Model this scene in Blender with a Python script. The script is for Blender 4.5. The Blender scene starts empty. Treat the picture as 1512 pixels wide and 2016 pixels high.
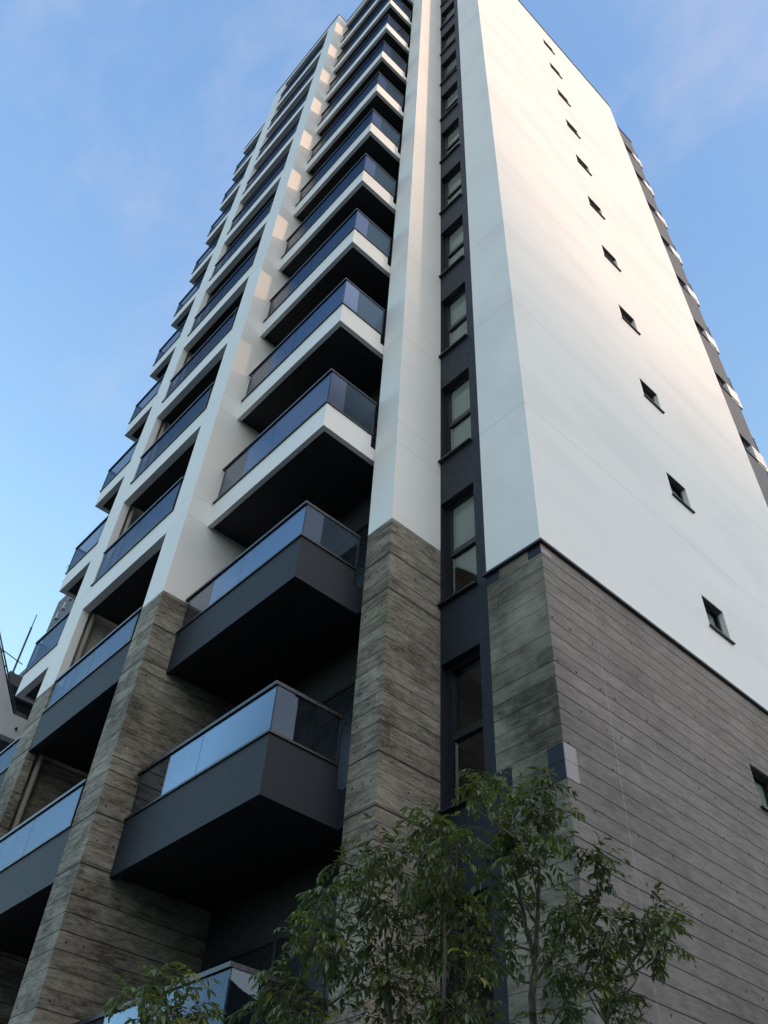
import bpy, math, random
from mathutils import Vector, Matrix

scene = bpy.context.scene
col = scene.collection
R = math.radians

# ------------------------------------------------------------------ camera
cam_d = bpy.data.cameras.new('camera')
cam = bpy.data.objects.new('camera', cam_d)
col.objects.link(cam)
cam.location = (4.6372, -6.4326, 1.6)
cam.rotation_mode = 'XYZ'
cam.rotation_euler = (2.3764, -0.0475, 0.8271)
cam_d.sensor_fit = 'HORIZONTAL'
cam_d.sensor_width = 36.0
cam_d.lens = 36.0 * 1703.64 / 1512.0
cam_d.clip_start = 0.05
cam_d.clip_end = 3000
scene.camera = cam

# ------------------------------------------------------------------ light
SUN_AZ = R(16.5)      # from +X towards +Y
SUN_EL = R(9.0)
EXPOSURE = 0.92
CLOUD_SHIFT = (5.2, 3.3, 0.7)
world = bpy.data.worlds.new("World")
scene.world = world
world.use_nodes = True
wn, wl = world.node_tree.nodes, world.node_tree.links
wn.clear()
w_out = wn.new('ShaderNodeOutputWorld')
w_bg = wn.new('ShaderNodeBackground')
w_bg.inputs[1].default_value = 0.15
sky = wn.new('ShaderNodeTexSky')
sky.sky_type = 'NISHITA'
sky.sun_disc = False
sky.sun_elevation = SUN_EL
sky.sun_rotation = R(90) - SUN_AZ
sky.air_density = 1.0
sky.dust_density = 0.6
sky.ozone_density = 2.0
# thin high cloud: a soft veil over the sky, by direction
w_tc = wn.new('ShaderNodeTexCoord')
w_map = wn.new('ShaderNodeMapping')
w_map.inputs['Scale'].default_value = (1.7, 2.2, 1.9)
w_map.inputs['Rotation'].default_value = (0.2, 0.5, 0.9)
w_map.inputs['Location'].default_value = CLOUD_SHIFT
w_n1 = wn.new('ShaderNodeTexNoise')
w_n1.inputs['Scale'].default_value = 2.9
w_n1.inputs['Detail'].default_value = 9
w_n1.inputs['Roughness'].default_value = 0.58
w_n1.inputs['Distortion'].default_value = 0.15
w_cr = wn.new('ShaderNodeMapRange')
w_cr.interpolation_type = 'SMOOTHSTEP'
w_cr.inputs[1].default_value = 0.47
w_cr.inputs[2].default_value = 0.78
w_cr.inputs[3].default_value = 0.0
w_cr.inputs[4].default_value = 0.38
w_mix = wn.new('ShaderNodeMixRGB')
w_mix.inputs[2].default_value = (2.35, 2.45, 2.85, 1)
wl.new(w_tc.outputs['Generated'], w_map.inputs[0])
wl.new(w_map.outputs[0], w_n1.inputs['Vector'])
wl.new(w_n1.outputs[0], w_cr.inputs[0])
wl.new(w_cr.outputs[0], w_mix.inputs[0])
# extra scattered blue, paler towards the horizon (air seen through more haze)
w_sep = wn.new('ShaderNodeSeparateXYZ')
wl.new(w_tc.outputs['Generated'], w_sep.inputs[0])
w_hz = wn.new('ShaderNodeMapRange')
w_hz.interpolation_type = 'SMOOTHSTEP'
w_hz.inputs[1].default_value = 0.30
w_hz.inputs[2].default_value = 0.95
wl.new(w_sep.outputs[2], w_hz.inputs[0])
w_grad = wn.new('ShaderNodeMixRGB')
w_grad.inputs[1].default_value = (1.25, 1.92, 2.02, 1)
w_grad.inputs[2].default_value = (0.49, 0.87, 1.60, 1)
wl.new(w_hz.outputs[0], w_grad.inputs[0])
w_add = wn.new('ShaderNodeMixRGB')
w_add.blend_type = 'ADD'
w_add.inputs[0].default_value = 1.0
wl.new(sky.outputs[0], w_add.inputs[1])
wl.new(w_grad.outputs[0], w_add.inputs[2])
# warm evening glow over the quarter of the sky where the sun is
w_dot = wn.new('ShaderNodeVectorMath')
w_dot.operation = 'DOT_PRODUCT'
w_dot.inputs[1].default_value = (math.cos(SUN_AZ - 0.35) * 0.95, math.sin(SUN_AZ - 0.35) * 0.95, 0.31)
wl.new(w_tc.outputs['Generated'], w_dot.inputs[0])
w_gl = wn.new('ShaderNodeMapRange')
w_gl.interpolation_type = 'SMOOTHSTEP'
w_gl.inputs[1].default_value = 0.15
w_gl.inputs[2].default_value = 1.0
wl.new(w_dot.outputs['Value'], w_gl.inputs[0])
w_add2 = wn.new('ShaderNodeMixRGB')
w_add2.blend_type = 'ADD'
w_add2.inputs[2].default_value = (3.2, 2.05, 1.05, 1)
wl.new(w_gl.outputs[0], w_add2.inputs[0])
wl.new(w_add.outputs[0], w_add2.inputs[1])
wl.new(w_add2.outputs[0], w_mix.inputs[1])
wl.new(w_mix.outputs[0], w_bg.inputs[0])
wl.new(w_bg.outputs[0], w_out.inputs[0])

sun_d = bpy.data.lights.new('sun', 'SUN')
sun_d.energy = 2.0
sun_d.angle = R(1.3)
sun_d.color = (0.62, 0.39, 0.25)
sun = bpy.data.objects.new('sun', sun_d)
col.objects.link(sun)
sd = Vector((math.cos(SUN_AZ) * math.cos(SUN_EL), math.sin(SUN_AZ) * math.cos(SUN_EL), math.sin(SUN_EL)))
sun.rotation_euler = sd.to_track_quat('Z', 'Y').to_euler()
sun.location = (60, 20, 60)

vs = scene.view_settings
vs.view_transform = 'Standard'
vs.look = 'None'
vs.exposure = EXPOSURE
vs.gamma = 1
vs.use_curve_mapping = False

# ------------------------------------------------------------------ helpers
def tag(o, label=None, cat=None, group=None, kind=None):
    if label: o['label'] = label
    if cat: o['category'] = cat
    if group: o['group'] = group
    if kind: o['kind'] = kind
    return o

def empty(name, loc=(0, 0, 0)):
    o = bpy.data.objects.new(name, None)
    o.empty_display_size = 0.3
    col.objects.link(o)
    o.location = loc
    return o

def setpar(o, p):
    o.parent = p
    if p is not None:
        q, m = p, Matrix.Identity(4)
        w = Matrix.Identity(4)
        chain = []
        while q is not None:
            chain.append(q); q = q.parent
        for c in reversed(chain):
            w = w @ c.matrix_parent_inverse @ Matrix.LocRotScale(c.location, c.rotation_euler, c.scale)
        o.matrix_parent_inverse = w.inverted()

class MB:
    def __init__(s):
        s.v = []; s.f = []; s.m = []; s.sm = []
    def poly(s, pts, m=0, smooth=False):
        n = len(s.v)
        s.v.extend([tuple(p) for p in pts])
        s.f.append(tuple(range(n, n + len(pts)))); s.m.append(m); s.sm.append(smooth)
    def box(s, x0, x1, y0, y1, z0, z1, m=0):
        n = len(s.v)
        s.v += [(x0,y0,z0),(x1,y0,z0),(x1,y1,z0),(x0,y1,z0),(x0,y0,z1),(x1,y0,z1),(x1,y1,z1),(x0,y1,z1)]
        for f in ((3,2,1,0),(4,5,6,7),(0,1,5,4),(1,2,6,5),(2,3,7,6),(3,0,4,7)):
            s.f.append(tuple(n + i for i in f)); s.m.append(m); s.sm.append(False)
    def tube(s, pts, rad, seg=7, m=0, cap=True):
        pts = [Vector(p) for p in pts]
        rings = []
        for i, p in enumerate(pts):
            d = (pts[min(i+1, len(pts)-1)] - pts[max(i-1, 0)])
            if d.length < 1e-9: d = Vector((0, 0, 1))
            d.normalize()
            a = d.orthogonal().normalized() if i == 0 else (prev_a - d * prev_a.dot(d)).normalized()
            prev_a = a
            b = d.cross(a)
            r = rad[i] if isinstance(rad, (list, tuple)) else rad
            n = len(s.v)
            for k in range(seg):
                t = 2 * math.pi * k / seg
                q = p + (a * math.cos(t) + b * math.sin(t)) * r
                s.v.append(tuple(q))
            rings.append(n)
        for i in range(len(rings) - 1):
            for k in range(seg):
                k2 = (k + 1) % seg
                s.f.append((rings[i]+k, rings[i]+k2, rings[i+1]+k2, rings[i+1]+k)); s.m.append(m); s.sm.append(True)
        if cap:
            s.f.append(tuple(rings[0] + k for k in reversed(range(seg)))); s.m.append(m); s.sm.append(False)
            s.f.append(tuple(rings[-1] + k for k in range(seg))); s.m.append(m); s.sm.append(False)
    def disc(s, c, axis, r, m=0, seg=10):
        c = Vector(c); pts = []
        for k in range(seg):
            t = 2 * math.pi * k / seg
            if axis == 'x': pts.append((c.x, c.y + r * math.cos(t), c.z + r * math.sin(t)))
            else: pts.append((c.x + r * math.cos(t), c.y, c.z + r * math.sin(t)))
        s.poly(pts, m)
    def wall(s, axis, pos, u0, u1, z0, z1, holes, depth, m=0, mr=None):
        """a wall face on plane axis=pos ('x': faces +X, u=y ; 'y': faces -Y, u=x) with holes and their reveals"""
        mr = m if mr is None else mr
        us = sorted(set([u0, u1] + [h for q in holes for h in q[:2]]))
        zs = sorted(set([z0, z1] + [h for q in holes for h in q[2:]]))
        def P(u, z, d=0):
            return (pos - d, u, z) if axis == 'x' else (u, pos + d, z)
        for i in range(len(us) - 1):
            for j in range(len(zs) - 1):
                uc, zc = (us[i] + us[i+1]) / 2, (zs[j] + zs[j+1]) / 2
                if any(h[0] < uc < h[1] and h[2] < zc < h[3] for h in holes): continue
                s.poly([P(us[i], zs[j]), P(us[i+1], zs[j]), P(us[i+1], zs[j+1]), P(us[i], zs[j+1])], m)
        for a, b, c, d in holes:
            for (p, q) in (((a, c), (b, c)), ((b, c), (b, d)), ((b, d), (a, d)), ((a, d), (a, c))):
                s.poly([P(*p), P(*p, depth), P(*q, depth), P(*q)], mr)
    def build(s, name, mats, parent=None):
        me = bpy.data.meshes.new(name)
        me.from_pydata(s.v, [], s.f)
        if not isinstance(mats, (list, tuple)): mats = [mats]
        for m in mats: me.materials.append(m)
        me.polygons.foreach_set('material_index', s.m)
        me.polygons.foreach_set('use_smooth', s.sm)
        me.update()
        o = bpy.data.objects.new(name, me)
        col.objects.link(o)
        if parent is not None: setpar(o, parent)
        return o

# ------------------------------------------------------------------ materials
class NT:
    def __init__(s, name):
        s.mat = bpy.data.materials.new(name); s.mat.use_nodes = True
        s.n = s.mat.node_tree.nodes; s.l = s.mat.node_tree.links
        s.n.clear()
        s.out = s.n.new('ShaderNodeOutputMaterial')
    def _in(s, sock, v):
        if v is None: return
        if isinstance(v, bpy.types.NodeSocket): s.l.new(v, sock)
        elif isinstance(v, (tuple, list)) and len(v) == 3 and sock.type == 'RGBA': sock.default_value = (*v, 1)
        else: sock.default_value = v
    def m(s, op, a, b=None, c=None, clamp=False):
        n = s.n.new('ShaderNodeMath'); n.operation = op; n.use_clamp = clamp
        for i, v in enumerate((a, b, c)): s._in(n.inputs[i], v)
        return n.outputs[0]
    def pos(s):
        g = s.n.new('ShaderNodeNewGeometry'); x = s.n.new('ShaderNodeSeparateXYZ')
        s.l.new(g.outputs['Position'], x.inputs[0]); return x.outputs
    def vec(s, x, y, z):
        n = s.n.new('ShaderNodeCombineXYZ')
        for i, v in enumerate((x, y, z)): s._in(n.inputs[i], v)
        return n.outputs[0]
    def noise(s, v, scale, detail=4, rough=.5, dist=0):
        n = s.n.new('ShaderNodeTexNoise')
        s._in(n.inputs['Vector'], v); n.inputs['Scale'].default_value = scale
        n.inputs['Detail'].default_value = detail; n.inputs['Roughness'].default_value = rough
        n.inputs['Distortion'].default_value = dist
        return n.outputs[0]
    def white(s, v):
        n = s.n.new('ShaderNodeTexWhiteNoise'); n.noise_dimensions = '3D'
        s._in(n.inputs['Vector'], v); return n.outputs['Value']
    def rng(s, v, a, b, c=0., d=1., smooth=True):
        n = s.n.new('ShaderNodeMapRange'); n.interpolation_type = 'SMOOTHSTEP' if smooth else 'LINEAR'
        s._in(n.inputs[0], v)
        for i, q in enumerate((a, b, c, d)): n.inputs[i+1].default_value = q
        return n.outputs[0]
    def mix(s, f, a, b, mode='MIX'):
        n = s.n.new('ShaderNodeMixRGB'); n.blend_type = mode
        s._in(n.inputs[0], f); s._in(n.inputs[1], a); s._in(n.inputs[2], b); return n.outputs[0]
    def bump(s, h, strength, dist=.01):
        n = s.n.new('ShaderNodeBump'); n.inputs['Strength'].default_value = strength; n.inputs['Distance'].default_value = dist
        s._in(n.inputs['Height'], h); return n.outputs[0]
    def bsdf(s, color, rough=.6, metal=0., normal=None, spec=.5, **kw):
        n = s.n.new('ShaderNodeBsdfPrincipled')
        s._in(n.inputs['Base Color'], color); s._in(n.inputs['Roughness'], rough)
        n.inputs['Metallic'].default_value = metal
        n.inputs['Specular IOR Level'].default_value = spec
        if normal: s.l.new(normal, n.inputs['Normal'])
        for k, v in kw.items(): s._in(n.inputs[k], v)
        s.l.new(n.outputs[0], s.out.inputs[0]); return n
    def linez(s, z, off, period, w):
        """1 on horizontal joint lines z = off + n*period, half width w"""
        t = s.m('DIVIDE', s.m('SUBTRACT', z, off), period)
        f = s.m('ABSOLUTE', s.m('SUBTRACT', t, s.m('ROUND', t)))
        return s.rng(s.m('MULTIPLY', f, period), w * .5, w * 1.3, 1., 0.)

def mat_white(name, offs, stain=0.0, base=(.80, .79, .77), jw=.007, jstr=.35):
    t = NT(name); x, y, z = t.pos()
    g = t.n.new('ShaderNodeNewGeometry')
    fine = t.noise(g.outputs['Position'], 45, 3, .6)
    big = t.noise(t.vec(t.m('MULTIPLY', x, .6), t.m('MULTIPLY', y, .35), t.m('MULTIPLY', z, .8)), 1.1, 5, .6, .4)
    c = t.mix(t.rng(big, .3, .7, 0, .06), base, tuple(q * .78 for q in base))
    if stain > 0:
        s1 = t.noise(t.vec(t.m('MULTIPLY', x, 1), t.m('MULTIPLY', t.m('ADD', y, t.m('MULTIPLY', z, .5)), .36), t.m('MULTIPLY', z, .8)), 1.0, 3, .5, .3)
        c = t.mix(t.rng(s1, .42, .68, 0, stain), c, tuple(q * b for q, b in zip(base, (.70, .71, .73))))
    c = t.mix(t.rng(fine, .35, .65, 0, .025), c, (.6, .6, .6))
    jm = None
    for o in offs:
        l = t.linez(z, o, 3.0, jw)
        jm = l if jm is None else t.m('MAXIMUM', jm, l)
    if jm is not None: c = t.mix(t.m('MULTIPLY', jm, jstr), c, (.16, .15, .14))
    nb = t.bump(t.m('ADD', t.m('MULTIPLY', fine, .3), t.m('MULTIPLY', jm, -1.) if jm is not None else 0.), .25, .006)
    t.bsdf(c, .55, normal=nb, spec=.35)
    return t.mat

def mat_concrete(name, dark, light, contrast, joints=True, lw=.006, lstr=.8, vj=(), gw=1., bw=1., lmin=.35):
    t = NT(name); x, y, z = t.pos()
    h = t.m('ADD', x, y)
    wob = t.m('MULTIPLY', t.m('SUBTRACT', t.noise(t.vec(h, z, 0.), 3., 2, .5), .5), .008)
    zb = t.m('DIVIDE', t.m('SUBTRACT', t.m('ADD', z, wob), .015), .2)
    b = t.m('FLOOR', zb)
    f = t.m('ABSOLUTE', t.m('SUBTRACT', zb, t.m('ROUND', zb)))
    line = t.rng(t.m('MULTIPLY', f, .2), lw * .5, lw * 1.4, 1., 0.)
    lvar = t.rng(t.white(t.vec(t.m('ROUND', zb), 3.3, 1.7)), 0., 1., lmin, 1.)
    line = t.m('MULTIPLY', line, lvar)
    if joints:
        line = t.m('MAXIMUM', line, t.m('MAXIMUM', t.linez(z, 2.985, 3., .012), t.linez(z, .63, 3., .009)))
    grain = t.noise(t.vec(t.m('MULTIPLY', h, 5.5), t.m('MULTIPLY', z, 24.), t.m('MULTIPLY', b, 5.7)), 1.6, 8, .72, .08)
    mid = t.noise(t.vec(t.m('MULTIPLY', h, 1.5), t.m('MULTIPLY', z, 6.), t.m('MULTIPLY', b, 3.1)), 2.2, 7, .68, .25)
    blot = t.noise(t.vec(t.m('MULTIPLY', h, 1.), t.m('MULTIPLY', z, .9), x), .9, 5, .6, .4)
    spk = t.noise(t.vec(x, y, z), 55, 4, .7)
    per = t.white(t.vec(b, t.m('FLOOR', t.m('ADD', t.m('DIVIDE', h, 1.83), t.m('MULTIPLY', t.white(t.vec(b, 1., 2.)), 3.))), 5.))
    v = t.m('MULTIPLY', t.m('SUBTRACT', grain, .5), 1.5 * gw * contrast)
    v = t.m('ADD', v, t.m('MULTIPLY', t.m('SUBTRACT', mid, .5), 1.7 * gw * contrast))
    v = t.m('ADD', v, t.m('MULTIPLY', t.m('SUBTRACT', blot, .5), 1.3 * bw * contrast))
    v = t.m('ADD', v, t.m('MULTIPLY', t.m('SUBTRACT', per, .5), .28 * contrast))
    v = t.m('ADD', v, t.m('MULTIPLY', t.m('SUBTRACT', spk, .5), .45 * contrast))
    v = t.m('ADD', v, .5, clamp=True)
    c = t.mix(v, dark, light)
    # pale scraped streaks and dark pores
    st = t.rng(t.noise(t.vec(t.m('MULTIPLY', h, 3.), t.m('MULTIPLY', z, 60.), b), 1.3, 5, .6, .3), .66, .78, 0, .35 * contrast)
    c = t.mix(st, c, tuple(min(1, q * 1.35) for q in light))
    pore = t.rng(t.noise(t.vec(x, y, z), 120, 2, .5), .70, .78, 0, .55)
    c = t.mix(pore, c, (.04, .037, .033))
    c = t.mix(t.m('MULTIPLY', line, lstr), c, (.025, .023, .021))
    for yv in vj:
        dj = t.m('ABSOLUTE', t.m('SUBTRACT', t.m('ADD', y, wob), yv))
        c = t.mix(t.rng(dj, .003, .009, .45, 0.), c, (.42, .40, .38))
    hgt = t.m('ADD', t.m('MULTIPLY', v, .55), t.m('MULTIPLY', line, -1.4))
    hgt = t.m('ADD', hgt, t.m('MULTIPLY', per, .35))
    t.bsdf(c, .8, normal=t.bump(hgt, .8, .012), spec=.25)
    return t.mat

def mat_plain(name, color, rough=.5, metal=0., var=.15, spec=.5, scale=8.):
    t = NT(name); g = t.n.new('ShaderNodeNewGeometry')
    n = t.noise(g.outputs['Position'], scale, 5, .6)
    c = t.mix(t.rng(n, .3, .7, 0, 1), tuple(q * (1 - var) for q in color), tuple(min(1, q * (1 + var)) for q in color))
    rr = t.rng(t.noise(g.outputs['Position'], scale * 2.3, 3, .6), .3, .7, max(.02, rough - .08), min(1, rough + .08))
    t.bsdf(c, rr, metal, spec=spec)
    return t.mat

def mat_glass(name, tint, ramp, gl=(1, 1, 1)):
    """sheet glass: tinted see-through plus mirror reflection by angle of incidence (per face)"""
    t = NT(name)
    g = t.n.new('ShaderNodeNewGeometry')
    nz = t.noise(g.outputs['Position'], 1.3, 2, .5)
    nb = t.bump(nz, .02, .05)
    lw = t.n.new('ShaderNodeLayerWeight'); lw.inputs[0].default_value = .5
    cosv = t.m('SUBTRACT', 1., lw.outputs['Facing'])
    cr = t.n.new('ShaderNodeValToRGB'); t.l.new(cosv, cr.inputs[0])
    el = cr.color_ramp.elements
    while len(el) < len(ramp): el.new(.5)
    for e, (p, v) in zip(el, ramp): e.position = p
    for e, (p, v) in zip(el, ramp): e.color = (v, v, v, 1)
    a = t.n.new('ShaderNodeBsdfTransparent'); a.inputs[0].default_value = (*tint, 1)
    b = t.n.new('ShaderNodeBsdfGlossy'); b.inputs[0].default_value = (*gl, 1); b.inputs['Roughness'].default_value = 0.
    t.l.new(nb, b.inputs['Normal'])
    mx = t.n.new('ShaderNodeMixShader')
    t.l.new(cr.outputs[0], mx.inputs[0]); t.l.new(a.outputs[0], mx.inputs[1]); t.l.new(b.outputs[0], mx.inputs[2])
    t.l.new(mx.outputs[0], t.out.inputs[0])
    return t.mat

M_white_side = mat_white('white_render_side', (12.16 - 12,), stain=.22, jstr=.42)
M_white = mat_white('white_render', (11.99 - 9, 12.505 - 12), stain=.12)
M_white_plain = mat_white('white_render_band', (), stain=.10)
M_conc_side = mat_concrete('board_concrete_grey', (.116, .099, .089), (.325, .287, .264), .70, joints=False, lw=.0065, lstr=.95, vj=(.937, 4.28, 7.62), lmin=.7)
M_conc_corner = mat_concrete('board_concrete_olive', (.050, .046, .034), (.30, .277, .222), 1.0, joints=False, lw=.005, lstr=.7, gw=.55, bw=1.7)  # darker, olive, blotchier concrete on the front of the corner block
M_conc = mat_concrete('board_concrete_brown', (.066, .055, .040), (.36, .328, .268), 1.12, joints=True, lw=.006, lstr=.9)
M_dark = mat_plain('charcoal_wall', (.014, .018, .027), .55, var=.12, spec=.3)
M_fascia = mat_plain('charcoal_fascia', (.015, .019, .027), .6, var=.06, spec=.3, scale=30)
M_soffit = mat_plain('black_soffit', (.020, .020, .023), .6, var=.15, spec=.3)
M_metal = mat_plain('black_aluminium', (.018, .019, .023), .35, metal=.0, var=.1, spec=.5)
M_rail = mat_plain('rail_aluminium', (.05, .048, .055), .3, metal=.6, var=.1)
M_frame = mat_plain('window_frame_black', (.012, .013, .016), .35, var=.1)
M_tile = mat_plain('navy_tile', (.008, .012, .022), .35, var=.2, spec=.2)
M_tile_sheen = mat_plain('tile_painted_sheen', (.26, .20, .20), .25, var=.06, spec=.5)  # pinkish sky reflection on the side tiles, put into the base colour
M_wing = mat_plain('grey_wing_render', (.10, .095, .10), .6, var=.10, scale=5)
M_room = mat_plain('room_plaster', (.72, .72, .68), .8, var=.04)
M_hole = mat_plain('tie_hole_plug', (.045, .04, .036), .8, var=.3, scale=60)
M_pipe = mat_plain('drain_pipe_beige', (.5, .46, .40), .4, var=.06)
M_steel = mat_plain('bright_steel', (.6, .6, .6), .2, metal=1.0, var=.05)
M_beige = mat_plain('beige_render', (.55, .50, .44), .7, var=.05)
M_nbwhite = mat_plain('neighbour_white', (.52, .52, .53), .7, var=.08, scale=1.5)
M_nbgrey = mat_plain('neighbour_grey', (.12, .125, .14), .7, var=.08, scale=2)
M_nbdark = mat_plain('neighbour_dark', (.03, .03, .034), .5, var=.2)
M_glass = mat_glass('smoked_balcony_glass', (.54, .53, .54), ((0., .14), (.1, .09), (.21, .11), (.27, .19), (.34, .22), (.41, .31), (.50, .08), (1., .035)), (.62, .79, 1.))
M_wglass = mat_glass('window_glass', (.84, .88, .87), ((0., .3), (.15, .14), (.4, .06), (1., .03)))
M_backing = mat_plain('pale_backing', (.40, .405, .385), .8, var=.04)  # pale sheets set behind the panes
M_dglass = mat_plain('dark_pane', (.012, .014, .018), .25, var=.1, spec=.2)
M_asphalt = mat_plain('asphalt', (.05, .05, .052), .9, var=.3, scale=14)
M_pave = mat_plain('pavement_concrete', (.20, .19, .18), .85, var=.2, scale=6)
M_soil = mat_plain('planting_soil', (.05, .038, .028), .95, var=.4, scale=20)
M_blocker = mat_plain('blocker_green', (.06, .075, .05), .95, var=.4, scale=.05)  # shared by the two added light blockers

# ------------------------------------------------------------------ the ground
def sheet(name, x0, x1, y0, y1, z, mat):
    b = MB(); b.poly([(x0,y0,z),(x1,y0,z),(x1,y1,z),(x0,y1,z)])
    o = b.build(name, mat); o['kind'] = 'structure'; return o
sheet('ground', -1200, 1200, -1200, 1200, -0.14, M_asphalt)
b = MB(); b.box(-40, 9, -8, 14, -0.3, 0.0); o = b.build('pavement', M_pave); o['kind'] = 'structure'

# an unseen ridge added towards the low sun; its skyline is shaped to throw the evening shade on the lower floors
random.seed(3)
b = MB()
D = 340.0
ux, uy = math.cos(SUN_AZ), math.sin(SUN_AZ)
def skyline(q):                    # height above the ray that grazes 0 m at the tower
    pts = [(-400, 6), (-60, 22), (-12, 27.5), (-3.5, 26.5), (-2., 25), (-.6, 21.5), (.6, 18.9), (2, 17.9), (5, 17.9), (8, 18.9), (12, 19.6), (40, 18), (120, 12), (400, 0)]
    for (a, za), (c, zc) in zip(pts, pts[1:]):
        if a <= q <= c: return za + (zc - za) * (q - a) / (c - a)
    return 0
ss = [-400, -300, -200, -120, -60, -40, -25, -12, -8, -5, -3.5, -2.7, -2., -1.3, -.6, 0, .6, 1.3, 2, 3.5, 5, 6.5, 8, 10, 12, 20, 40, 80, 120, 200, 300, 400]
rows = []
for q in ss:
    top = skyline(q) + D * math.tan(SUN_EL)
    # the ridge line runs square to the sun, so s maps to y at the tower face
    rows.append([(ux * (D + d) - uy * q * ux, uy * (D + d) + ux * q * ux, zf * top - .2) for d, zf in ((-90, 0.), (-40, .6), (0, 1.), (50, .55), (120, 0.))])
for i in range(len(ss) - 1):
    for j in range(4):
        b.poly([rows[i][j], rows[i][j+1], rows[i+1][j+1], rows[i+1][j]], 0, True)
shade_ridge = b.build('shade_ridge', M_blocker); shade_ridge['kind'] = 'structure'

# unseen bank added across the side street to block light from the lower floors
b = MB()
random.seed(9)
ysb = [-60 + 6*i for i in range(26)]
prev = None
for yy in ysb:
    hh = 11.5 + 1.2 * math.sin(yy * .21) + random.uniform(-.5, .5)
    row = [(15, yy, -.2), (17, yy, hh * .75), (20, yy, hh), (40, yy, hh + 1), (60, yy, -.2)]
    if prev:
        for j in range(4): b.poly([prev[j], prev[j+1], row[j+1], row[j]])
    prev = row
o = b.build('shade_bank', M_blocker); o['kind'] = 'structure'

# ------------------------------------------------------------------ the tower
tower = empty('apartment_tower', (-6, 4, 0))
tag(tower, 'tall white apartment tower with stacked smoked glass balconies and board marked concrete base', 'building')
ZR, ZT = 42.91, 42.43        # roof of the tall end, roof of the balcony bays
YR = 9.013
X1L, X1R, Y1 = -2.297, -1.788, -.927
X2L, X2R, Y2 = -6.095, -5.468, -2.362
X3L, X3R = -9.757, -9.059
XS = -.910
XE = -12.83
YB = -.45
ZC, ZP = 9.242, 10.29

holes = [(4.157, 4.77, 7.297 + 3*k, 7.9435 + 3*k) for k in range(12)]
DEP = .12
# side elevation, white part
b = MB()
b.wall('x', 0, 0, YR, ZC, ZR, holes[1:], DEP)
b.wall('y', 0, XS, 0, ZC, ZR, [], 0)
b.poly([(XS, .03, ZC), (XS, 0, ZC), (XS, 0, ZR), (XS, .03, ZR)])
b.poly([(0, YR, ZC), (-.45, YR, ZC), (-.45, YR, ZR), (0, YR, ZR)])
b.poly([(XS, 0, ZR), (0, 0, ZR), (0, YR, ZR), (XS, YR, ZR)])
side_wall = b.build('end_wall', M_white_side, tower)
b = MB()
b.box(XS - .02, .03, -.03, YR + .02, ZR + .004, ZR + .05)
b.build('coping', M_metal, side_wall)

# side elevation, concrete part with form-tie holes
b = MB()
b.wall('x', 0, 0, YR + 2.4, 0, ZC - .03, holes[:1], DEP)
b.wall('y', 0, XS, 0, 0, ZC - .03, [], 0, m=2)
b.poly([(XS, .03, 0), (XS, 0, 0), (XS, 0, ZC - .03), (XS, .03, ZC - .03)], 2)
random.seed(11)
ys = [.075, .395, .82, 1.11, 1.70, 2.02, 2.60, 2.91, 3.45, 3.78, 4.95, 5.3, 5.9, 6.2, 6.8, 7.1, 7.7, 8.3]
zrows = [8.9, 8.575, 8.07, 7.45, 6.93, 6.42, 5.80, 5.30, 4.72, 4.15, 3.6, 3.05, 2.5]
for j, zz in enumerate(zrows):
    for i, yy in enumerate(ys):
        if j < 2 and i < 3: continue
        if random.random() < .16: continue
        b.disc((.0025, yy + random.uniform(-.02, .02), zz + random.uniform(-.012, .012)), 'x', random.uniform(.014, .020), 1)
base_wall = b.build('concrete_base_wall', [M_conc_side, M_hole, M_conc_corner], tower)
b = MB()
b.box(-.06, .05, -.05, YR + 2.4, ZC - .028, ZC + .005)
b.box(XS - .035, -.06, -.05, .0, ZC - .028, ZC + .005)
b.build('coping', M_metal, base_wall)

# navy tiles let into the concrete corner; side ones have sky reflection painted in
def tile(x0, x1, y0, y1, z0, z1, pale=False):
    b = MB(); b.box(x0, x1, y0, y1, z0, z1); b.build('corner_tile', M_tile_sheen if pale else M_tile, base_wall)
for z0, z1 in ((9.055, 9.205),):
    tile(-.21, -.004, -.006, .004, z0, z1)
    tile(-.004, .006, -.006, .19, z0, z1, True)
    tile(XS - .008, -.70, -.006, .004, z0, z1)
for z0, z1 in ((6.004, 6.2), (6.204, 6.4)):
    tile(-.21, -.004, -.006, .004, z0, z1)
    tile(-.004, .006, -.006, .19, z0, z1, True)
    tile(XS - .008, -.70, -.006, .004, z0, z1)

# small square windows of the end wall
def small_window(z0, z1):
    y0, y1 = holes[0][0], holes[0][1]
    fx = -DEP
    b = MB(); t = .06
    b.box(fx - .05, fx + .03, y0 + .002, y1 - .002, z0 + .002, z0 + t)
    b.box(fx - .05, fx + .03, y0 + .002, y1 - .002, z1 - t, z1 - .002)
    b.box(fx - .05, fx + .03, y0 + .002, y0 + t, z0 + t, z1 - t)
    b.box(fx - .05, fx + .03, y1 - t, y1 - .002, z0 + t, z1 - t)
    w = b.build('window', M_frame, tower)
    b = MB(); b.box(fx - .02, fx - .01, y0 + t, y1 - t, z0 + t, z1 - t); b.build('pane', M_wglass, w)
    b = MB(); b.box(-DEP + .03, .045, y0 - .03, y1 + .03, z0 - .022, z0 + .003); b.build('sill', M_metal, w)
    b = MB(); b.box(-DEP + .031, -.004, y0 + .002, y1 - .002, z1 - .012, z1 - .002); b.build('head_shade_sheet', M_wing, w)  # thin grey sheet painting in the shade under the window head
    b = MB(); b.box(fx - .049, fx - .035, y0 + t, y1 - t, z0 + t, z1 - t); b.build('backing_sheet', M_backing, w)  # plain pale grey sheet close behind the pane
for h in holes: small_window(h[2], h[3])

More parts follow.
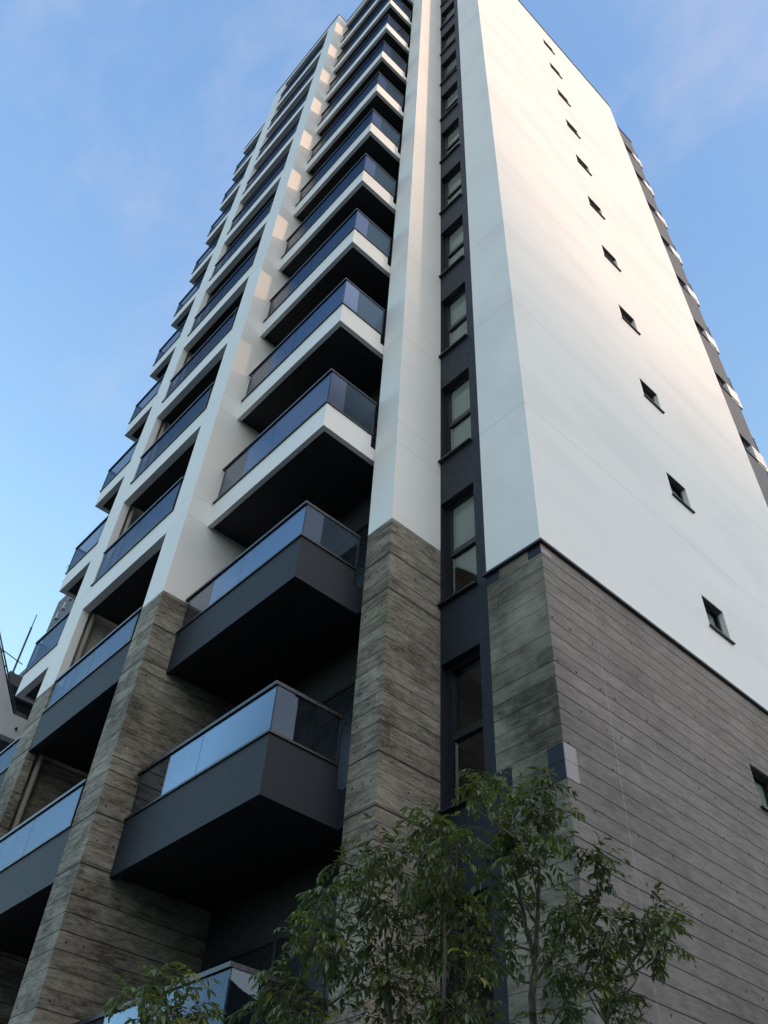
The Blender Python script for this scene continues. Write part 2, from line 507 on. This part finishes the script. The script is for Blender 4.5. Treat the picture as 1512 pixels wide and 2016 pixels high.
# dark recessed strip with tall windows
WXL, WXR = X1R + .012, -1.104
sh = [(WXL, WXR, 6.247 + 3*k, 8.2565 + 3*k) for k in range(-1, 12)]
SD = .15
b = MB()
b.wall('y', .03, X1R, XS, 0, ZR - .1, sh, SD)
b.build('strip_wall', M_dark, tower)
def strip_window(h):
    x0, x1, z0, z1 = h; fy = .03 + SD; t = .05
    zm = z0 + .92
    b = MB()
    b.box(x0 + .002, x1 - .002, fy - .03, fy + .05, z0 + .002, z0 + t)
    b.box(x0 + .002, x1 - .002, fy - .03, fy + .05, z1 - t, z1 - .002)
    b.box(x0 + .002, x0 + .085, fy - .03, fy + .05, z0 + t, z1 - t)
    b.box(x1 - t, x1 - .002, fy - .03, fy + .05, z0 + t, z1 - t)
    b.box(x0 + .085, x1 - t, fy - .045, fy + .05, zm, zm + .10)
    w = b.build('window', M_frame, tower)
    b = MB(); b.box(x0 + .13, x1 - t - .002, fy - .012, fy - .004, z0 + t + .002, zm - .002); b.build('pane', M_wglass, w)
    b = MB(); b.box(x0 + .085, x1 - t - .002, fy + .01, fy + .018, zm + .102, z1 - t - .002); b.build('pane', M_wglass, w)
    b = MB(); b.box(x0 + .105, x0 + .128, fy - .02, fy + .0, z0 + t + .002, zm - .002); b.build('sash_edge', M_steel, w)
    b = MB(); b.box(X1R - .0 + .004, x1 + .015, -.035, fy - .03, z0 - .028, z0 + .004); b.build('sill', M_metal, w)
    b = MB()
    X0, X1, Y0, Y1, Z0, Z1 = x0 - .03, x1 + .12, fy + .052, 2.3, z0 - .6, z1 + .12
    for q in ([(X0,Y1,Z0),(X1,Y1,Z0),(X1,Y1,Z1),(X0,Y1,Z1)], [(X0,Y0,Z1),(X1,Y0,Z1),(X1,Y1,Z1),(X0,Y1,Z1)], [(X0,Y0,Z0),(X1,Y0,Z0),(X1,Y1,Z0),(X0,Y1,Z0)],
              [(X0,Y0,Z0),(X0,Y1,Z0),(X0,Y1,Z1),(X0,Y0,Z1)], [(X1,Y0,Z0),(X1,Y1,Z0),(X1,Y1,Z1),(X1,Y0,Z1)]):
        b.poly(q)
    b.build('room_lining', M_room, w)
    xa, xb, ya = x0 + .09, x1 - t - .002, fy + .024
    if z0 > 11.0:
        b = MB(); b.box(xa, xb, ya, ya + .012, z0 + t + .002, z1 - t); b.build('backing_sheet', M_backing, w)  # added pale sheet standing in for the lit ceiling inside
    elif z0 > 8.5:      # slant-cut panel added behind the second window, standing in for its lit ceiling
        b = MB()
        pts = [(xa, zm - .12), (xb, z0 + .27), (xb, z1 - t), (xa, z1 - t)]
        b.poly([(px, ya, pz) for px, pz in pts]); b.poly([(px, ya + .05, pz) for px, pz in reversed(pts)])
        for (p1, p2) in zip(pts, pts[1:] + pts[:1]):
            b.poly([(p1[0], ya, p1[1]), (p1[0], ya + .05, p1[1]), (p2[0], ya + .05, p2[1]), (p2[0], ya, p2[1])])
        b.build('ceiling_stand_in', M_backing, w)
for h in sh: strip_window(h)

# piers: white shaft over a concrete foot
def tie_pairs(b, axis, pos, us, zlist, m):
    for zz in zlist:
        for u in us:
            if random.random() < .25: continue
            u2 = u + random.uniform(-.015, .015); z2 = zz + random.uniform(-.015, .015)
            b.disc((pos, u2, z2) if axis == 'x' else (u2, pos, z2), axis, random.uniform(.011, .017), m)
def pier(x0, x1, y0, y1, ztop, flank):
    b = MB(); b.box(x0, x1, y0, y1, ZP, ztop)
    p = b.build('pier', M_white, tower)
    b = MB(); b.box(x0, x1, y0, y1, 0, ZP)
    zl = [10.18, 9.9, 9.42, 8.75, 8.2, 7.62, 7.1, 6.75, 6.3, 5.7, 5.12, 4.5, 3.9, 3.3, 2.7]
    tie_pairs(b, 'y', y0 - .0025, [x0 + .10, x0 + (x1-x0)*.55, x1 - .10], zl, 1)
    tie_pairs(b, 'x', x1 + .0025, flank, zl, 1)
    b.build('concrete_foot', [M_conc, M_hole], p)
    return p
pier(X1L, X1R, Y1, .03, ZR, [-.80, -.46, -.12])
p = pier(X2L, X2R, Y2, YB, ZT - .02, [-2.24, -2.02, -1.5, -1.0])
b = MB(); b.box(X2L, X2R + .02, Y2 - .03, -1.99, ZT - .018, ZT + .035); b.build('coping', M_metal, p)
p = pier(X3L, X3R, Y2, -2.21, ZT - .02, [-2.28])
b = MB(); b.box(X3L - .02, X3R, Y2 - .03, -2.21, ZT - .018, ZT + .035); b.build('coping', M_metal, p)
b = MB(); b.box(X3L, X3R - .20, -2.209, YB, ZP, ZT - .02); b.build('wing_wall', M_beige, p)
b = MB(); b.box(X3L, X3R - .20, -2.209, YB, 0, ZP - .002); b.build('wing_wall', M_conc, p)
b = MB(); b.tube([(X3R - .09, -2.09, 0), (X3R - .09, -2.09, ZT - .3)], .055, 10)
dp = b.build('drain_pipe', M_pipe, p)
for k in range(14):
    b = MB(); zz = 1.1 + 3*k
    b.tube([(X3R - .09, -2.09, zz), (X3R - .09, -2.09, zz + .05)], .064, 10)
    b.box(X3R - .2, X3R - .14, -2.1, -2.08, zz + .01, zz + .04)
    b.build('pipe_clamp', M_steel, dp)

# core behind the balconies
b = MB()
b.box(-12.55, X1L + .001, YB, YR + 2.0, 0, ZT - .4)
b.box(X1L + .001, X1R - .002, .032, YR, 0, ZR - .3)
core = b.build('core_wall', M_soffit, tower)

# balconies ----------------------------------------------------------
def balcony(kind, x0, x1, yf, k, open_right=False, open_left=False):
    """kind white/dark; front plane yf, floor index k (0 = lowest white band)"""
    white = kind == 'white'
    roof = k == 10
    zb = 11.99 + 3*k if white else 8.932 + 3*(k+1)
    zt = zb + .556 if white else zb + .719
    if roof: zt = ZT - .02
    mat = M_white_plain if white else M_fascia
    fw = .15 if not open_right else .085
    b = MB()
    b.box(x0 + .001, x1 - (0 if open_right else .001), yf, yf + fw, zb, zt)
    if open_right:
        b.box(x1 - fw, x1, yf + fw, -.99, zb, zt)
        if white:
            b.box(x1 - fw, x1, -.99, YB + .3, zb, zb + .285)
            b.box(x1, X1L - .001, -.90, YB + .3, zb, zb + .285)
        else:
            b.box(x1 - fw, x1, -.99, YB - .001, zb, zt - .25)
            b.box(x1, X1L - .001, -.90, YB - .001, zb, zt - .25)
    if open_left:
        b.box(x0 + .001, x0 + .12, yf + fw, YB + .6, zb, zt)
    f = b.build('balcony', mat, tower)
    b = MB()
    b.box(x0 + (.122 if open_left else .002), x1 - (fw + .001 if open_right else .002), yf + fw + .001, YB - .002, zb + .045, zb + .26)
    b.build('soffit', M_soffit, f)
    if roof:
        b = MB()
        b.box(x0 + .001, x1 + (.02 if open_right else -.001), yf - .03, YB, zt + .002, zt + .055)
        b.build('coping', M_metal, f)
        return f
    if white: zr = 13.447 + 3*k
    else: zr = 10.3155 + 3*(k+1)
    gy = yf - .012 if white else yf - .006
    gl, gr = x0 + .13, (x1 if open_right else x1 - .10)
    if open_left: gl = x0 - .012
    # glass in sheets with thin gaps
    n = 2
    for i in range(n):
        a = gl + (gr - gl) * i / n + (.004 if i else 0); c = gl + (gr - gl) * (i + 1) / n - (.004 if i < n - 1 else 0)
        b = MB(); b.box(a, c, gy, gy + .010, zt + .03, zr - .045); b.build('glass_panel', M_glass, f)
    if open_right:
        b = MB(); b.box(x1 + .002, x1 + .012, gy + .012, -1.0, zt + .03, zr - .045); b.build('glass_panel', M_glass, f)
    if open_left:
        b = MB(); b.box(x0 - .012, x0 - .002, gy + .012, YB + .4, zt + .03, zr - .045); b.build('glass_panel', M_glass, f)
    b = MB()
    b.box(x0 + (.04 if not open_left else -.02), x1 + (.022 if open_right else -.005), gy - .022, gy + .038, zr - .045, zr)
    if open_right: b.box(x1 - .036, x1 + .022, gy + .038, -.96, zr - .045, zr)
    if open_left: b.box(x0 - .02, x0 + .03, gy + .038, YB + .4, zr - .045, zr)
    b.build('handrail', M_rail, f)
    b = MB()
    b.box(x0 + .01 if not open_left else x0 - .02, x1 + (.022 if open_right else -.02), gy - .018, gy + .03, zt + .002, zt + .03)
    if open_right: b.box(x1 - .02, x1 + .022, gy + .03, -.99, zt + .002, zt + .03)
    if open_left: b.box(x0 - .02, x0 + .02, gy + .03, YB + .4, zt + .002, zt + .03)
    b.build('bottom_rail', M_metal, f)
    xs_ = [gl - .012] + ([] if open_right else [gr + .006])
    for xx in xs_:
        b = MB(); b.box(xx, xx + .022, gy, gy + .03, zt + .03, zr - .045); b.build('rail_post', M_metal, f)
    if open_right:
        b = MB(); b.box(x1 - .012, x1 + .014, -.998, -.97, zt + .03 if white else zt - .24, zr - .045); b.build('rail_post', M_metal, f)
    return f

def balcony_door(x0, x1, z0):
    xa, xb, z1 = x0 + .35, x1 - .35, z0 + 2.1
    b = MB(); y0, y1 = YB - .05, YB - .001
    b.box(xa, xb, y0, y1, z1 - .06, z1); b.box(xa, xb, y0, y1, z0, z0 + .06)
    for xx in (xa, (xa + xb) / 2 - .03, xb - .06): b.box(xx, xx + .06, y0, y1, z0 + .06, z1 - .06)
    d = b.build('balcony_door', M_frame, tower)
    for xx, xy in ((xa + .06, (xa + xb) / 2 - .03), ((xa + xb) / 2 + .03, xb - .06)):
        b = MB(); b.box(xx, xy, YB - .03, YB - .02, z0 + .06, z1 - .06); b.build('pane', M_dglass, d)

for k in range(-3, 11):
    kd = 'white' if k >= 0 else 'dark'
    xr, yf = (-2.346, -1.934) if k >= 0 else (-2.4278, -1.9517)
    balcony(kd, X2R, xr, yf, k, open_right=True)
    balcony(kd, X3R, X2L, Y2 if k >= 0 else Y2 + .008, k)
    balcony(kd, XE, X3L, -1.934, k, open_left=True)
    if k < 10:
        zf = (11.99 if k >= 0 else 11.93) + 3*k + .27
        balcony_door(X2R, X1L, zf); balcony_door(X3R, X2L, zf); balcony_door(-12.5, X3L, zf)

# rear corridor wing, set back and grey ------------------------------------
XW, YW = -.41, 11.43
b = MB()
b.box(-4, -1.9, YR + .001, YW - .3, 9.3, 43.0)
wing = b.build('corridor_wing', M_nbdark, tower)
for k in range(-1, 12):
    s = 41.168 - 3*k + .06
    z0 = 9.25 if k == 11 else s - 2.22
    zt_ = 43.93 if k == -1 else s
    b = MB(); b.box(XW - .15, XW, YR + .001, YW, z0, zt_)
    sp = b.build('spandrel', M_wing, wing)
    b = MB(); b.box(XW - .17, XW + .03, YR + .001, YW - .012 if k >= 0 else YW + .03, zt_ + .001, zt_ + .045); b.build('coping', M_metal, sp)
    if k >= 0:
        b = MB(); b.box(-1.5, -.395, 11.02, 11.61, s - .06, s + .72); b.build('corner_block', M_white_plain, wing)
        b = MB()
        for j in range(7): b.box(-1.2, -.44, YW + .005, YW + .24, s + .84 + .12*j, s + .88 + .12*j)
        b.build('louvre', M_metal, wing)
        b = MB(); b.box(-.53, -.48, YR + .002, 11.0, s + .09, s + .14); b.box(-.53, -.48, 10.75, 10.81, s + .14, s + .78)
        b.build('window_frame', M_frame, wing)
        b = MB(); b.box(-1.85, -.6, YR + .002, 11.0, s - .16, s - .1); b.build('corridor_floor', M_pave, wing)

# ------------------------------------------------------------------ neighbours on the left
nb = empty('neighbour_house', (-18, -2, 0))
tag(nb, 'pale building with a sloping stair flank left of the tower', 'building')
b = MB()
XN = -17.0
def wallprism(pts, x0, x1, m=0):
    n = len(pts)
    b.poly([(x1, y, z) for y, z in pts], m)
    b.poly([(x0, y, z) for y, z in reversed(pts)], m)
    for i in range(n):
        (ya, za), (yb_, zb_) = pts[i], pts[(i + 1) % n]
        b.poly([(x1, ya, za), (x0, ya, za), (x0, yb_, zb_), (x1, yb_, zb_)], m)
wallprism([(-2.6, 13.33), (1.2, 13.33), (1.2, 13.98), (-.73, 13.98), (-2.6, 16.97)], XN - .25, XN)
b.build('stair_flank', M_nbwhite, nb)
b = MB(); b.box(-23, XN - .9, -2.6, 1.2, 0, 13.9); b.build('wall', M_nbdark, nb)
b = MB(); b.box(XN - .9, XN, -2.6, 1.2, 0, 12.2); b.build('lower_wall', M_nbwhite, nb)
b = MB(); b.box(-23, XN - 1.1, -.62, 1.2, 13.9, 15.05); b.build('rear_wall', M_nbdark, nb)
for yy in (-.45, .1, .65):
    b = MB(); b.box(XN - 1.09, XN - 1.04, yy, yy + .42, 14.05, 14.75); w = b.build('window', M_frame, nb)
    b = MB(); b.box(XN - 1.04, XN - 1.03, yy + .05, yy + .37, 14.1, 14.7); b.build('pane', M_nbgrey, w)
b = MB(); b.box(-21, XN - .5, -1.12, -.98, 15.05, 15.42); b.box(-21, XN - .5, -.98, 1.2, 15.06, 15.4); b.build('roof_slab', M_nbgrey, nb)
b = MB()
for off in (0.03, .15):
    b.tube([(XN - .03, -.70, 13.98 + off), (XN - .03, -2.58, 16.94 + off)], .022, 6)
for i in range(9):
    q = i / 8
    yy, zz = -.70 - 1.88 * q, 13.98 + 2.96 * q
    b.tube([(XN - .03, yy, zz - .05), (XN - .03, yy, zz + .15)], .016, 5)
b.tube([(XN - .03, -1.70, 15.61), (XN - .03, -1.0, 15.45)], .014, 5)
b.build('stair_railing', M_metal, nb)
b = MB(); b.tube([(XN + .01, -.52, 13.62), (XN + .08, -.52, 13.60)], .035, 8); b.build('vent_hood', M_nbdark, nb)

rod = MB(); rod.tube([(-34.05, 3.0, 18), (-34.1, 3.0, 26.0), (-34.22, 3.0, 28.6)], .055, 6); rod.tube([(-34.22, 3, 28.6), (-34.25, 3., 29.45)], .028, 6)
o = rod.build('lightning_rod', M_nbdark)
tag(o, 'thin dark lightning rod standing against the sky at the far left', 'lightning rod')

gb = empty('grey_building', (-33, 6, 0))
tag(gb, 'plain grey building whose corner shows behind the lowest left balconies', 'building')
b = MB(); b.box(-36, -24.5, 3.4, 12, 0, 26.0); b.box(-31.28, -24.5, 3.0, 11, 0, 28.55); b.build('wall', M_nbgrey, gb)
for i, xx in enumerate((-30.4, -29.9, -29.4)):
    b = MB(); b.box(xx, xx + .05, 2.90, 2.95, 26.95 + .3*i, 27.35 + .3*i); b.box(xx - .1, xx + .15, 2.88, 2.998, 26.95 + .3*i, 27.0 + .3*i)
    b.build('roof_bracket', M_white_plain, gb)

def antenna(x, y, z, s, label):
    b = MB()
    b.tube([(x + .45, y + .3, z - .5), (x + .45, y, z - .5), (x, y, z - .45), (x, y, z + .3*s)], .02, 6)
    b.tube([(x - .1*s, y - .9*s, z), (x + .1*s, y + .9*s, z)], .018, 5)
    for i in range(7):
        t = -0.85 + .28*i
        b.tube([(x - .5*s, y + t*s, z), (x + .5*s, y + t*s, z)], .010, 4)
    for i in range(3):
        b.tube([(x - .45*s, y + .1*s, z - .35*s*(i+1)), (x + .3*s, y + .1*s, z - .35*s*(i+1))], .009, 4)
    o = b.build('tv_antenna', M_nbdark)
    tag(o, label, 'antenna', 'rooftop antennas past the balcony ends')
antenna(-28.9, 2.7, 28.95, .62, 'upper spidery rooftop aerial beside the end of a glass balcony rail')
antenna(-28.6, 2.7, 27.9, .62, 'lower spidery rooftop aerial at the corner of a white balcony band')

# ------------------------------------------------------------------ trees in front
def mat_leaf(name):
    t = NT(name)
    at = t.n.new('ShaderNodeAttribute'); at.attribute_name = 'tone'; at.attribute_type = 'GEOMETRY'
    tone = at.outputs['Fac']
    c = t.mix(t.rng(tone, .0, .75, 0, 1, False), (.034, .050, .017), (.140, .165, .048))
    c = t.mix(t.rng(tone, .78, 1., 0, 1, False), c, (.26, .27, .06))
    p = t.bsdf(c, .3, spec=.55)
    tr = t.n.new('ShaderNodeBsdfTranslucent'); t.l.new(t.mix(1., c, (1.3, 1.5, .6), 'MULTIPLY'), tr.inputs[0])
    mx = t.n.new('ShaderNodeMixShader'); mx.inputs[0].default_value = .28
    t.l.new(p.outputs[0], mx.inputs[1]); t.l.new(tr.outputs[0], mx.inputs[2]); t.l.new(mx.outputs[0], t.out.inputs[0])
    return t.mat
def mat_bark(name):
    t = NT(name); x, y, z = t.pos()
    n = t.noise(t.vec(t.m('MULTIPLY', x, 60.), t.m('MULTIPLY', y, 60.), t.m('MULTIPLY', z, 14.)), 1., 5, .65)
    c = t.mix(t.rng(n, .3, .7), (.055, .045, .034), (.17, .145, .11))
    t.bsdf(c, .85, normal=t.bump(n, .5, .004)); return t.mat
M_leaf, M_bark = mat_leaf('evergreen_ash_leaf'), mat_bark('young_bark')

def unit(rnd):
    while True:
        v = Vector((rnd.uniform(-1, 1), rnd.uniform(-1, 1), rnd.uniform(-1, 1)))
        if .05 < v.length < 1: return v.normalized()

def leaflet(V, F, T, base, d, up, L, W, tone, droop):
    d = d.normalized(); side = d.cross(up)
    if side.length < 1e-4: side = d.orthogonal()
    side.normalize(); n = side.cross(d).normalized()
    fold = .28
    p1 = base + d * (L * .38) - n * (L * droop * .12)
    p2 = base + d * (L * .72) - n * (L * droop * .34)
    tip = base + d * L - n * (L * droop * .75)
    k = len(V)
    w1, w2 = W * .5, W * .40
    V += [base, p1, p2, tip, p1 + side*w1 + n*(w1*fold), p2 + side*w2 + n*(w2*fold), p1 - side*w1 + n*(w1*fold), p2 - side*w2 + n*(w2*fold)]
    F += [(k, k+1, k+4), (k+1, k+2, k+5, k+4), (k+2, k+3, k+5), (k, k+6, k+1), (k+1, k+6, k+7, k+2), (k+2, k+7, k+3)]
    T += [tone] * 6

def compound_leaf(V, F, T, W_, rnd, base, d, size, tone):
    """a pinnate leaf: arching rachis, opposite leaflets, one at the end"""
    n = rnd.choice((2, 3, 3, 4))
    L = size; p = Vector(base); d = d.normalized()
    up = Vector((0, 0, 1)); step = L / (n + .6)
    pts = [p.copy()]
    for i in range(n):
        d = (d + Vector((0, 0, -.20 - .06*i))).normalized()
        p = p + d * step; pts.append(p.copy())
        side = d.cross(up)
        if side.length < .05: side = Vector((1, 0, 0))
        side.normalize()
        for sgn in (-1, 1):
            dd = d * .62 + side * sgn * .8 + Vector((0, 0, -.30 + rnd.uniform(-.28, .2))) + unit(rnd) * .22
            l = rnd.uniform(.034, .056)
            leaflet(V, F, T, p, dd, up + unit(rnd) * .35, l, l * rnd.uniform(.32, .40), min(1, max(0, tone + rnd.uniform(-.14, .14))), rnd.uniform(.1, .7))
    l = rnd.uniform(.044, .066)
    leaflet(V, F, T, p, d + Vector((0, 0, -.3)), up + unit(rnd) * .3, l, l * .36, min(1, max(0, tone + .05)), rnd.uniform(.2, .7))
    W_.append((pts, .0013))

def tree(label, base, stems, clumps, seed, dens=1.0, size=(.10, .17), thin=.22):
    rnd = random.Random(seed)
    root = empty('leafy_tree', base)
    tag(root, label, 'tree', 'young trees planted before the tower')
    wood = MB(); nodes = []
    for st, r0, r1 in stems:
        pts = [Vector(q) for q in st]
        fine = []
        for i in range(len(pts) - 1):
            for k in range(6):
                t = k / 6
                fine.append(pts[i].lerp(pts[i+1], t) + Vector((rnd.uniform(-1, 1), rnd.uniform(-1, 1), 0)) * .006)
        fine.append(pts[-1])
        wood.tube(fine, [r0 + (r1 - r0) * i / (len(fine) - 1) for i in range(len(fine))], 8)
        nodes += [q for q in fine]
    V, F, T, W_ = [], [], [], []
    for (cx, cy, cz, r) in sorted(clumps, key=lambda c: c[2]):
        c = Vector((cx, cy, cz))
        root_pt = c - Vector((0, 0, r * .7))
        cand = [n for n in nodes if n.z < root_pt.z - .06] or nodes[:3]
        n0 = min(cand, key=lambda n: (n - root_pt).length + .25 * abs((n - root_pt).xy.length))
        mid = n0.lerp(root_pt, .5) + Vector((rnd.uniform(-.04, .04), rnd.uniform(-.04, .04), -.03))
        path = []
        for i in range(9):
            t = i / 8
            path.append(n0 * (1-t)**2 + mid * 2*t*(1-t) + root_pt * t*t)
        ln = (root_pt - n0).length
        wood.tube(path, [(.0035 + .006 * min(1, ln)) * (1-i/8) + .0026 for i in range(9)], 6)
        nodes += path[2:]
        # twigs within the clump
        if rnd.random() < thin: continue
        nt = max(2, int(r * 26 * dens))
        for q in range(nt):
            dirn = unit(rnd); dirn.z = abs(dirn.z) * .9 + .15; dirn.normalize()
            tl = r * rnd.uniform(.75, 1.35)
            tp = []
            dcur = dirn.copy(); p = root_pt + unit(rnd) * r * .12
            for i in range(5):
                tp.append(p.copy()); p = p + dcur * tl / 4; dcur = (dcur + Vector((0, 0, .05)) + unit(rnd) * .10).normalized()
            wood.tube(tp, [.0026, .0023, .002, .0017, .0013], 5, cap=False)
            tone_t = rnd.uniform(.0, .5) + (.34 if rnd.random() < .28 else 0)
            for i in range(1, 5):
                side = unit(rnd)
                for sgn in (-1, 1):
                    if rnd.random() < .12: continue
                    d = (dcur * .55 + side * sgn + Vector((0, 0, .15))).normalized()
                    old = rnd.random() < .012
                    compound_leaf(V, F, T, W_, rnd, tp[i], d, rnd.uniform(*size), 1. if old else min(.9, tone_t + .05*i))
    for pts, r in W_:
        wood.tube(pts, r, 3, cap=False)
    wood.build('trunk', M_bark, root)
    me = bpy.data.meshes.new('crown')
    me.from_pydata([tuple(v) for v in V], [], F)
    me.materials.append(M_leaf)
    a = me.attributes.new('tone', 'FLOAT', 'FACE'); a.data.foreach_set('value', T)
    me.update()
    o = bpy.data.objects.new('crown', me); col.objects.link(o); setpar(o, root)
    return root
CL_M = [(1.22, -3.62, 3.59, 0.14), (1.24, -3.85, 3.34, 0.09), (1.07, -3.63, 3.37, 0.13), (1.65, -3.84, 3.44, 0.12), (1.59, -3.54, 3.61, 0.14), (1.77, -3.58, 3.64, 0.11), (1.57, -3.41, 3.64, 0.14), (1.85, -3.55, 3.45, 0.14), (1.35, -3.45, 3.45, 0.17), (1.36, -3.67, 3.35, 0.15), (1.46, -3.33, 3.48, 0.17), (1.71, -3.37, 3.35, 0.16), (1.28, -3.76, 3.15, 0.15), (1.31, -3.46, 3.26, 0.18), (1.39, -3.22, 3.28, 0.19), (1.23, -3.87, 3.12, 0.12), (1.53, -3.08, 3.26, 0.19), (1.1, -3.5, 3.13, 0.17), (1.73, -3.4, 2.96, 0.18), (1.4, -3.4, 3.04, 0.19), (0.98, -3.81, 3.0, 0.1), (0.84, -3.73, 2.95, 0.13), (1.05, -3.72, 2.94, 0.12), (1.24, -3.9, 2.77, 0.13), (1.65, -3.19, 2.92, 0.18), (1.5, -3.33, 2.87, 0.19), (1.28, -3.54, 2.86, 0.18), (0.95, -3.49, 2.76, 0.2), (1.37, -3.48, 2.62, 0.21), (1.6, -3.34, 2.59, 0.21), (1.63, -3.11, 2.69, 0.19), (1.11, -3.48, 2.46, 0.22), (1.23, -3.1, 2.47, 0.23)]
CL_R = [(1.74, -3.19, 4.05, 0.09), (1.77, -3.29, 3.88, 0.11), (1.66, -2.96, 4.05, 0.12), (1.9, -3.03, 3.91, 0.12), (2.0, -2.89, 4.04, 0.08), (2.0, -2.94, 3.89, 0.12), (1.91, -3.12, 3.74, 0.14), (1.63, -3.04, 3.83, 0.13), (1.86, -2.78, 3.83, 0.13), (1.92, -3.05, 3.6, 0.14), (1.71, -3.04, 3.64, 0.14), (1.98, -2.87, 3.59, 0.13), (2.17, -2.88, 3.61, 0.08), (2.18, -2.81, 3.56, 0.08), (1.88, -2.52, 3.65, 0.11), (1.75, -2.62, 3.55, 0.15), (1.99, -2.74, 3.4, 0.11), (1.61, -2.84, 3.54, 0.15), (2.07, -2.85, 3.2, 0.11), (1.68, -2.57, 3.4, 0.14), (1.55, -2.98, 3.41, 0.13), (1.49, -2.76, 3.31, 0.15), (1.91, -2.77, 3.15, 0.11)]
CL_S = [(2.27, -2.82, 3.28, 0.1), (2.38, -2.77, 3.27, 0.08), (2.29, -2.45, 3.4, 0.08), (2.45, -2.66, 3.25, 0.07), (2.35, -2.65, 3.19, 0.1), (2.1, -2.53, 3.29, 0.1), (2.14, -2.49, 3.18, 0.09), (2.15, -2.83, 3.12, 0.1), (2.11, -2.87, 3.02, 0.09), (2.02, -2.6, 3.06, 0.1), (2.29, -2.85, 2.92, 0.08), (2.14, -2.74, 2.89, 0.12), (1.87, -2.63, 3.0, 0.13), (1.71, -2.71, 2.98, 0.14), (2.25, -2.74, 2.79, 0.12), (2.11, -2.92, 2.71, 0.16), (1.69, -2.75, 2.77, 0.17), (2.02, -2.6, 2.68, 0.17), (1.94, -2.88, 2.52, 0.16)]
CL_L = [(0.91, -4.47, 2.89, 0.08), (1.09, -4.6, 2.75, 0.06), (0.83, -4.35, 2.85, 0.09), (0.97, -4.31, 2.85, 0.06), (0.86, -4.28, 2.8, 0.11), (1.09, -4.52, 2.69, 0.09), (0.93, -4.21, 2.77, 0.07), (0.98, -4.37, 2.65, 0.11), (0.99, -4.2, 2.64, 0.1), (0.94, -4.45, 2.6, 0.1), (0.86, -4.21, 2.53, 0.13)]
tree('broad leafy tree before the foot of the pier beside the strip of tall windows', (1.42, -3.5, 0),
     [([(1.42, -3.5, 0), (1.40, -3.49, 1.5), (1.36, -3.46, 2.84), (1.37, -3.5, 3.02)], .030, .012),
      ([(1.41, -3.5, .1), (1.55, -3.40, 1.5), (1.62, -3.36, 2.6), (1.70, -3.45, 3.25)], .022, .007),
      ([(1.43, -3.5, .1), (1.22, -3.60, 1.5), (1.08, -3.62, 2.5), (1.10, -3.66, 3.1)], .020, .006)], CL_M, 5, 1.2, (.085, .14), .04)
tree('tallest leafy tree with a forked trunk before the concrete corner', (1.56, -2.76, 0),
     [([(1.56, -2.76, 0), (1.57, -2.75, 1.5), (1.64, -2.774, 3.06), (1.70, -2.80, 3.23), (1.85, -2.89, 3.65)], .030, .008),
      ([(1.68, -2.79, 3.2), (1.72, -2.92, 3.5), (1.75, -3.02, 3.78)], .012, .006)], CL_R, 8, 1.15, (.085, .14), .04)
tree('sparse young tree reaching right across the grey concrete end wall', (1.9, -2.72, 0),
     [([(1.90, -2.72, 0), (1.95, -2.73, 1.8), (2.047, -2.742, 2.93), (2.12, -2.735, 3.04), (2.36, -2.68, 3.26)], .018, .004),
      ([(1.90, -2.72, .1), (1.80, -2.75, 1.6), (1.75, -2.72, 2.7)], .014, .005)], [(x - .05, y - .02, z, r * .8) for x, y, z, r in CL_S], 21, .95, (.07, .12), .18)
tree('small low treetop before the lowest glass balcony front', (1.0, -4.42, 0),
     [([(1.0, -4.42, 0), (.98, -4.40, 1.5), (.95, -4.38, 2.6), (.93, -4.40, 2.78)], .016, .004)], CL_L, 33, .8, (.08, .13))
